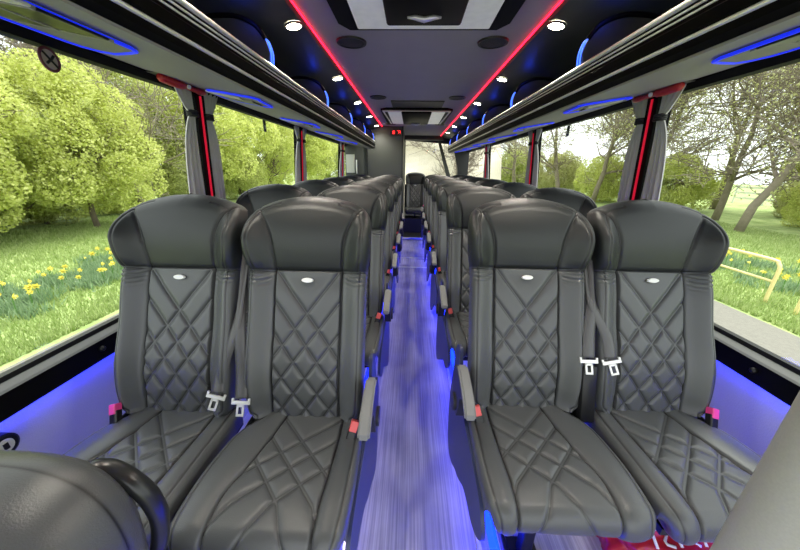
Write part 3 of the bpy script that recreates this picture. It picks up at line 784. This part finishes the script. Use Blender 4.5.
# red bag on the floor
bg = empty('carrier_bag', (.88, .74, 0), 0, 'crumpled red bag with white lettering on the floor under right seats', 'bag')
bm = bmesh.new(); bmesh.ops.create_icosphere(bm, subdivisions=5, radius=1)
for v in bm.verts:
    d = v.co.copy(); n_ = noise.noise(d*2.2+Vector((3, 1, 0)))*.25+abs(noise.noise(d*6))*.12
    sq = 1/max(abs(d.x), abs(d.y), abs(d.z))**.55
    v.co = Vector((d.x*.21, d.y*.13, d.z*.10))*sq*(1+n_)
    v.co.z += .09
    v.co.z = max(v.co.z, .0)
me = bpy.data.meshes.new('bag_body'); bm.to_mesh(me); bm.free()
for p in me.polygons: p.use_smooth = True
mobj('bag_body', me, M['bagred'], bg)
from mathutils.bvhtree import BVHTree
bt_ = BVHTree.FromPolygons([v.co.copy() for v in me.vertices], [list(p.vertices) for p in me.polygons])
mb = MB()
def on_bag(x, y):
    h_ = bt_.ray_cast(Vector((x, y, 1)), Vector((0, 0, -1))); return (x, y, (h_[0].z if h_[0] else .1)+.001)
for i in range(9):
    x = -.10+.036*i
    y1_ = -.02-.05*(i % 3 == 1)
    st = [(x, y1_), (x+.006, -.06), (x, -.10)]
    if i % 2: st = [(x+.018, y1_+.01), (x, y1_-.01), (x, -.09), (x+.018, -.10)]
    mb.tube([on_bag(*q) for q in st], .0045, 6)
    if i % 3 == 0: mb.tube([on_bag(x, -.06), on_bag(x+.02, -.055)], .004, 6)
mb.build('lettering', M['white'], bg, True)['label'] = 'white print'

# ------------------------------------------------------------------ outdoors
GZ = -1.0
slab('ground', (-70, -40, GZ-.3), (70, 90, GZ), M['lawn'])
o = MB().box((-4.75, -30, GZ), (5.75, 60, GZ+.02)).build('path', M['gravel']); struct(o)
def leaf_mesh(name, cents, size, m, elong=1.5, up=False):
    n = len(cents); c = np.asarray(cents, float)
    a = nrg.normal(size=(n, 3)); a /= np.linalg.norm(a, axis=1)[:, None]
    if up: a = np.array([0, 0, 1.0])+nrg.normal(size=(n, 3))*.28; a /= np.linalg.norm(a, axis=1)[:, None]
    b = np.cross(a, nrg.normal(size=(n, 3))); b /= np.linalg.norm(b, axis=1)[:, None]
    s = size*(.6+.8*nrg.random(n))[:, None]
    A = a*s*elong*.5; B_ = b*s*.5
    if up: V = np.stack([c-B_, c+B_, c+2*A+B_*.2, c+2*A-B_*.2], 1)
    else: V = np.stack([c-A, c+B_, c+A, c-B_], 1)
    V = V.reshape(-1, 3)
    me = bpy.data.meshes.new(name); me.vertices.add(4*n); me.vertices.foreach_set('co', V.astype(np.float32).ravel())
    me.loops.add(4*n); me.loops.foreach_set('vertex_index', np.arange(4*n, dtype=np.int32))
    me.polygons.add(n); me.polygons.foreach_set('loop_start', np.arange(0, 4*n, 4, dtype=np.int32))
    me.polygons.foreach_set('loop_total', np.full(n, 4, np.int32)); me.update(calc_edges=True)
    at = me.attributes.new('rnd', 'FLOAT', 'POINT'); at.data.foreach_set('value', np.repeat(nrg.random(n), 4).astype(np.float32))
    me.materials.append(m); return me
def branches(h, seed, levels=4, spread=.6, trunk=.16, nb=5, lean=0):
    r = random.Random(seed); mb = MB(); tips = []
    def grow(p, d, L_, rad, lev):
        k = 5; pts = [p]; q = p.copy(); dd = d.copy()
        for i in range(k):
            dd = (dd+Vector((r.gauss(0, .13), r.gauss(0, .13), r.gauss(.03, .10)))).normalized(); q = q+dd*L_/k; pts.append(q.copy())
        mb.tube(pts, [max(.011, rad*(1-.55*i/k)) for i in range(k+1)], 5 if lev > 1 else 8)
        if lev >= levels: tips.extend(pts[2:]); return
        if lev >= levels-1: tips.extend(pts[3:])
        for j in range(nb if lev else nb+2):
            i = r.randint(1 if lev else 2, k); ax = Vector((r.gauss(0, 1), r.gauss(0, 1), r.gauss(.25, .5))).normalized()
            nd = (dd*(1-spread)+ax*spread).normalized()
            grow(pts[i], nd, L_*r.uniform(.5, .8), rad*(1-.5*i/k)*.55, lev+1)
    grow(Vector((0, 0, 0)), Vector((lean, 0, 1)).normalized(), h*.48, trunk, 0)
    return mb, tips
def blob_leaves(n, R, c, seed, clusters=60, cs=.35, flat=1):
    r = np.random.default_rng(seed)
    d = r.normal(size=(clusters, 3)); d /= np.linalg.norm(d, axis=1)[:, None]
    cc = np.array(c)+d*np.array(R)*(.55+.45*r.random(clusters))[:, None]
    i = r.integers(0, clusters, n); o = r.normal(size=(n, 3)); o /= np.linalg.norm(o, axis=1)[:, None]
    rad = cs*(.7+.6*r.random(clusters))[i][:, None]*(.75+.25*r.random(n))[:, None]
    P = cc[i]+o*rad*np.mean(R)
    P[:, 2] = np.maximum(P[:, 2], .05); return P
# leafy tree prototypes: (meshes shared)
def leafy(seed, h, R, n, size):
    mb, tips = branches(h, seed, 3, .55, .11, 4)
    wood = bpy.data.meshes.new('trunk'); wood.from_pydata(mb.v, [], mb.f); wood.materials.append(M['bark'])
    for p in wood.polygons: p.use_smooth = True
    P = blob_leaves(n, R, (0, 0, h-R[2]*.95), seed, 70, .30)
    return wood, P
LT = []
for sd, h, R, n in ((3, 5.6, (2.3, 2.3, 2.6), 72000), (8, 6.5, (2.6, 2.4, 3.1), 76000), (12, 3.2, (2.0, 1.8, 1.6), 46000)):
    w, P = leafy(sd, h, R, n, .1); LT.append((w, P))
LM = {}
def place_leafy(v, x, y, sc, rz, mkey, label, group, cat='tree', size=.062):
    if (v, mkey) not in LM: LM[(v, mkey)] = leaf_mesh('crown', LT[v][1], size, M[mkey])
    t = empty('leafy_tree' if cat == 'tree' else 'leafy_bush', (x, y, GZ), rz, label, cat, group); t.scale = (sc, sc, sc)
    mobj('trunk', LT[v][0], None, t); mobj('crown', LM[(v, mkey)], None, t)
# left side
lefts = [(0, -12.5, 7.0, 1.05, 0, 'leaf_lime', 'big lime green leafy tree at the left edge of the near left window'),
         (0, -12.0, 11.0, .95, 1.2, 'leaf_lime', 'bright rounded lime tree in the middle of the near left window'),
         (1, -15.5, 3.5, 1.2, 2.2, 'leaf_mid', 'tall mid green tree cut by the left edge of the picture'),
         (1, -19, 11, 1.25, 4.0, 'leaf_mid', 'tall green tree rising behind the lime trees on the left'),
         (1, -17, 17.5, 1.25, 3.0, 'leaf_mid', 'green tree just beyond the first left pillar'),
         (0, -14, 21.5, 1.35, 2.0, 'leaf_lime', 'lime tree filling the second left window, nearer part'),
         (1, -12.5, 26.5, 1.25, 5.0, 'leaf_lime', 'lime tree filling the second left window, farther part'),
         (0, -12, 33, 1.5, .6, 'leaf_lime', 'leafy tree seen in the third left window'),
         (1, -11, 40, 1.5, 2.6, 'leaf_mid', 'farthest leafy tree on the left beside the second pillar')]
for v, x, y, sc, rz, mk, lb in lefts: place_leafy(v, x, y, sc, rz, mk, lb, 'leafy trees outside the left windows')
for i, (x, y, sc, mk) in enumerate([(-14.5, 1.5, .75, 'leaf_lime'), (-14.5, 4.5, .7, 'leaf_mid'), (-14.2, 8.0, .7, 'leaf_lime'), (-14.6, 11.5, .8, 'leaf_mid'), (-14.5, 15, .75, 'leaf_lime'), (-14, 18.5, .8, 'leaf_mid'), (-12.5, 22.5, .85, 'leaf_mid')]):
    place_leafy(2, x, y, sc, i*1.3, mk, f'low leafy bush at the lawn edge outside left, {ORD[i]} from the near end', 'low bushes at the left lawn edge', 'bush')
# bare trees
BT = []
for sd, h in ((21, 8.5), (34, 9.5), (47, 7.5)):
    mb, tips = branches(h, sd, 4, .62, .15, 5)
    wood = bpy.data.meshes.new('branches'); wood.from_pydata(mb.v, [], mb.f); wood.materials.append(M['barkpale'])
    for p in wood.polygons: p.use_smooth = True
    tp = np.array([t[:] for t in tips]); pick = nrg.integers(0, len(tp), 6000)
    P = tp[pick]+nrg.normal(size=(6000, 3))*.18
    BT.append((wood, leaf_mesh('young_leaves', P, .05, M['leaf_olive'])))
def place_bare(v, x, y, sc, rz, label, group, leaves=True):
    t = empty('bare_tree', (x, y, GZ), rz, label, 'tree', group); t.scale = (sc, sc, sc)
    mobj('branches', BT[v][0], None, t)
    if leaves: mobj('young_leaves', BT[v][1], None, t)
rights = [(0, 17.5, 12.5, 1.15, 0), (1, 15.5, 16.0, 1.1, 1), (2, 14.0, 21, 1.2, 2), (0, 19.5, 7.8, 1.2, 3.1), (1, 16.5, 8.6, 1.0, 4.2), (1, 12.5, 27, 1.3, 5.2), (0, 11.0, 34, 1.4, .7), (2, 22, 14, 1.4, 1.7), (2, 20, 21, 1.5, 2.2), (1, 24, 10, 1.3, 3.3), (1, 13.5, 12.8, 1.15, 2.7), (2, 12.5, 18, 1.2, .9), (0, 13.5, 23.5, 1.3, 3.7), (1, 17, 24, 1.4, 1.9), (2, 18, 30, 1.6, .2)]
for i, (v, x, y, sc, rz) in enumerate(rights):
    names = ['thick leaning tree just right of the first right pillar', 'tree with dense twigs left of the first right pillar', 'tree with spreading branches in the second right window', 'tree with wide crown at the right edge of the picture', 'forked tree at the middle of the near right window', 'tree in the far part of the second right window', 'tree seen in the third right window', 'tree behind the leaning one in the near right window', 'distant tree behind the second right window', 'distant tree behind the far fence on the right', 'tree with trunk close beside the first right pillar', 'tree nearest the coach in the second right window', 'slim tree at the far side of the second right window', 'pale tree further back in the second right window', 'farthest pale tree seen past the second right pillar']
    place_bare(v, x, y, sc, rz, 'budding bare '+names[i], 'budding bare trees outside the right windows')
for i, (x, y, rz, v) in enumerate([(-15.5, 9.2, 1, 0), (-16, 14.5, 2, 1), (-17.5, 5.2, 4, 2), (-21, 16, 3, 1), (-20, 6.5, .4, 0), (-12.0, 13.4, 2.5, 0)]):
    names = ['behind the middle lime tree', 'beside the first left pillar', 'at the top left corner of the picture', 'far behind the trees by the first left pillar', 'far behind at the left', 'with dark stems just left of the first pillar']
    place_bare(v, x, y, 1.25 if i < 5 else .9, rz, 'bare branching tree '+names[i]+', left side', 'bare trees outside the left windows', leaves=(i % 2 == 0))
rb = [(21, 17, .7, 'leaf_olive'), (16.5, 20, .95, 'leaf_lime'), (15, 25, 1.0, 'leaf_lime'), (13.5, 30, 1.1, 'leaf_olive'), (24, 18, 1.3, 'leaf_olive'), (12.5, 38, 1.4, 'leaf_mid'), (18, 14.0, .65, 'leaf_lime')]
for i, (x, y, sc, mk) in enumerate(rb):
    place_leafy(2, x, y, sc, i*2.1, mk, f'yellowish green bush beyond the right lawn, {ORD[i]} of the row', 'bushes outside the right windows', 'bush')
for i, (x, y, sc) in enumerate([(20, 8.3, .55), (22, 7.0, .6)]):
    place_leafy(2, x, y, sc, i, 'leaf_dark', ['dark evergreen bush at the right picture edge beyond the lawn', 'dark evergreen bush cut off by the right picture edge'][i], None, 'bush')
# pale fence and road far right
f = empty('field_fence', (26, 12, GZ), 0, 'pale low fence far behind the trees on the right', 'fence')
mb = MB(); [mb.box((-.02, -12, z), (.02, 14, z+.16)) for z in (.35, .75, 1.15)]; mb.build('rail', M['fence'], f)
for k in range(13): MB().box((-.04, -12+2.16*k-.05, 0), (.04, -12+2.16*k+.05, 1.4)).build('post', M['fence'], f)
# rear: pale bank behind the coach
bm = bmesh.new(); bmesh.ops.create_grid(bm, x_segments=60, y_segments=30, size=1)
for v in bm.verts:
    x = .9+v.co.x*3.0; t = (v.co.y+1)/2
    v.co = Vector((x, 13+t*4+noise.noise(Vector((x*.5, t*4, 0)))*.8, GZ+t*7+noise.noise(Vector((x*.7, t*6, 3)))*.3))
me = bpy.data.meshes.new('bank'); bm.to_mesh(me); bm.free(); o = mobj('pale_bank', me, M['bank']); tag(o, kind='structure')
place_bare(2, 1.6, 11.3, .55, 2.0, 'small bare tree in front of the pale bank behind the rear window', None, False)
# grass blades: stuff
def blades(x0, x1, y0, y1, n, sz, name, label):
    u = nrg.random(n)**1.5; x = x0+(x1-x0)*u; y = y0+(y1-y0)*nrg.random(n)
    me = leaf_mesh(name, np.stack([x, y, np.full(n, GZ)], 1), .020, M['grass'], elong=sz/.020*.5, up=True)
    o = mobj(name, me, None); tag(o, label, 'grass', kind='stuff')
blades(-4.9, -14, 1.0, 18, 90000, .16, 'grass', 'short green grass of the lawn outside the left windows')
blades(5.85, 15, 1.5, 18, 80000, .16, 'grass', 'short green grass of the lawn outside the right windows')
# taller leaf clumps where the daffodils stand
def clumps(pts, name, label):
    P = []
    for x, y in pts:
        for _ in range(70): P.append((x+rng.gauss(0, .11), y+rng.gauss(0, .11), GZ))
    me = leaf_mesh(name, P, .026, M['stem_leaf'], elong=.32/.026*.5, up=True); tag(mobj(name, me, None), label, 'plants', kind='stuff')
M['stem_leaf'] = leafmat('daffodil_leaf', (.20, .32, .16), (.38, .50, .30))
def daffodil_mesh():
    mb = MB(); mb.tube([(0, 0, 0), (.01, 0, .18), (.02, 0, .33)], .006, 5); st = len(mb.f)
    c = Vector((.03, 0, .35))
    for i in range(6):
        a = 2*PI*i/6; t = Vector((.3, math.cos(a), math.sin(a))); u = Vector((0, -math.sin(a), math.cos(a)))
        mb.add([c, c+t*.030+u*.017, c+t*.062, c+t*.030-u*.017], [(0, 1, 2, 3)])
    n = 8
    mb.add([c+Vector((0, .014*math.cos(2*PI*i/n), .014*math.sin(2*PI*i/n))) for i in range(n)]+[c+Vector((.045, .022*math.cos(2*PI*i/n), .022*math.sin(2*PI*i/n))) for i in range(n)], [(i, (i+1) % n, n+(i+1) % n, n+i) for i in range(n)])
    me = bpy.data.meshes.new('daffodil'); me.from_pydata([tuple(v) for v in mb.v], [], mb.f); me.materials.append(M['stem']); me.materials.append(M['daff'])
    for i, p in enumerate(me.polygons): p.material_index = 0 if i < st else 1
    return me
dm = daffodil_mesh()
lp = [(-rng.uniform(6.2, 7.9), rng.uniform(3.2, 8.6)) for _ in range(70)]
rp = [(rng.uniform(7.4, 9.3), rng.uniform(4.0, 12.0)) for _ in range(90)]
clumps([(x+rng.uniform(-.2, .2), y+rng.uniform(-.2, .2)) for x, y in lp]*2, 'daffodil_leaves', 'tufts of long leaves around daffodils on the left lawn')
clumps([(x+rng.uniform(-.2, .2), y+rng.uniform(-.2, .2)) for x, y in rp], 'daffodil_leaves', 'tufts of long leaves around daffodils on the right lawn')
for pts, nm in ((lp, 'left'), (rp, 'right')):
    for x, y in pts:
        o = bpy.data.objects.new('daffodil', dm); C.objects.link(o); o.location = (x, y, GZ)
        o.rotation_euler = (0, 0, (PI if x > 0 else 0)+rng.uniform(-.9, .9)); sc = rng.uniform(.85, 1.25); o.scale = (sc, sc, sc*.85)
        tag(o, f'yellow daffodil in bloom on the lawn outside the {nm} windows', 'flower', f'daffodils on the {nm} lawn')
# yellow hoops
for y0, y1, lb in ((5.4, 7.3, 'yellow tubular hoop barrier farther along the lawn edge'), (3.1, 4.92, 'yellow tubular hoop barrier nearer and cut by the right picture edge')):
    h = empty('hoop_barrier', (6.65, (y0+y1)/2, GZ), 0, lb, 'barrier', 'yellow hoop barriers'); d = (y1-y0)/2
    MB().tube(smooth_path([(0, -d, 0), (0, -d, .35), (0, -d, .66), (0, -d+.05, .76), (0, -d+.16, .80), (0, 0, .80), (0, d-.16, .80), (0, d-.05, .76), (0, d, .66), (0, d, .35), (0, d, 0)], 4), .030, 10).build('hoop', M['yellow'], h, True)
    MB().tube([(0, -d, .42), (0, d, .42)], .024, 10).build('mid_rail', M['yellow'], h, True)

# ------------------------------------------------------------------ light, sky, camera
w = bpy.data.worlds.new('sky'); S.world = w; w.use_nodes = True; nt = w.node_tree
bg_ = nt.nodes['Background']; bg_.inputs['Strength'].default_value = 1.5
tc = nt.nodes.new('ShaderNodeTexCoord'); sp_ = nt.nodes.new('ShaderNodeSeparateXYZ'); nt.links.new(tc.outputs['Generated'], sp_.inputs[0])
rp_ = nt.nodes.new('ShaderNodeValToRGB'); nt.links.new(sp_.outputs['Z'], rp_.inputs[0])
rp_.color_ramp.elements[0].position = 0; rp_.color_ramp.elements[0].color = (.86, .90, .92, 1)
rp_.color_ramp.elements[1].position = .7; rp_.color_ramp.elements[1].color = (.95, .98, 1.0, 1)
nt.links.new(rp_.outputs[0], bg_.inputs[0])
sl = bpy.data.lights.new('sun', 'SUN'); sl.energy = 2.6; sl.angle = .6; sl.color = (1, .97, .88)
so_ = bpy.data.objects.new('sun', sl); C.objects.link(so_); so_.rotation_euler = (math.radians(-22), math.radians(6), 0)

cd = bpy.data.cameras.new('camera'); cd.sensor_width = 36; cd.lens = 13.5; cd.clip_start = .02; cd.clip_end = 400
cam = bpy.data.objects.new('camera', cd); C.objects.link(cam)
Rm = Matrix.Rotation(math.radians(1.89), 4, 'Z')@Matrix.Rotation(math.radians(90-19.63), 4, 'X')@Matrix.Rotation(math.radians(.8), 4, 'Z')
cam.matrix_world = Matrix.Translation((-.036, 0, EYE))@Rm
S.camera = cam
S.view_settings.view_transform = 'Standard'; S.view_settings.look = 'None'; S.view_settings.gamma = 1; S.view_settings.exposure = .8
S.view_settings.use_curve_mapping = False
S.cycles.max_bounces = 8; S.cycles.transparent_max_bounces = 12; S.cycles.diffuse_bounces = 5
S.cycles.caustics_reflective = False; S.cycles.caustics_refractive = False
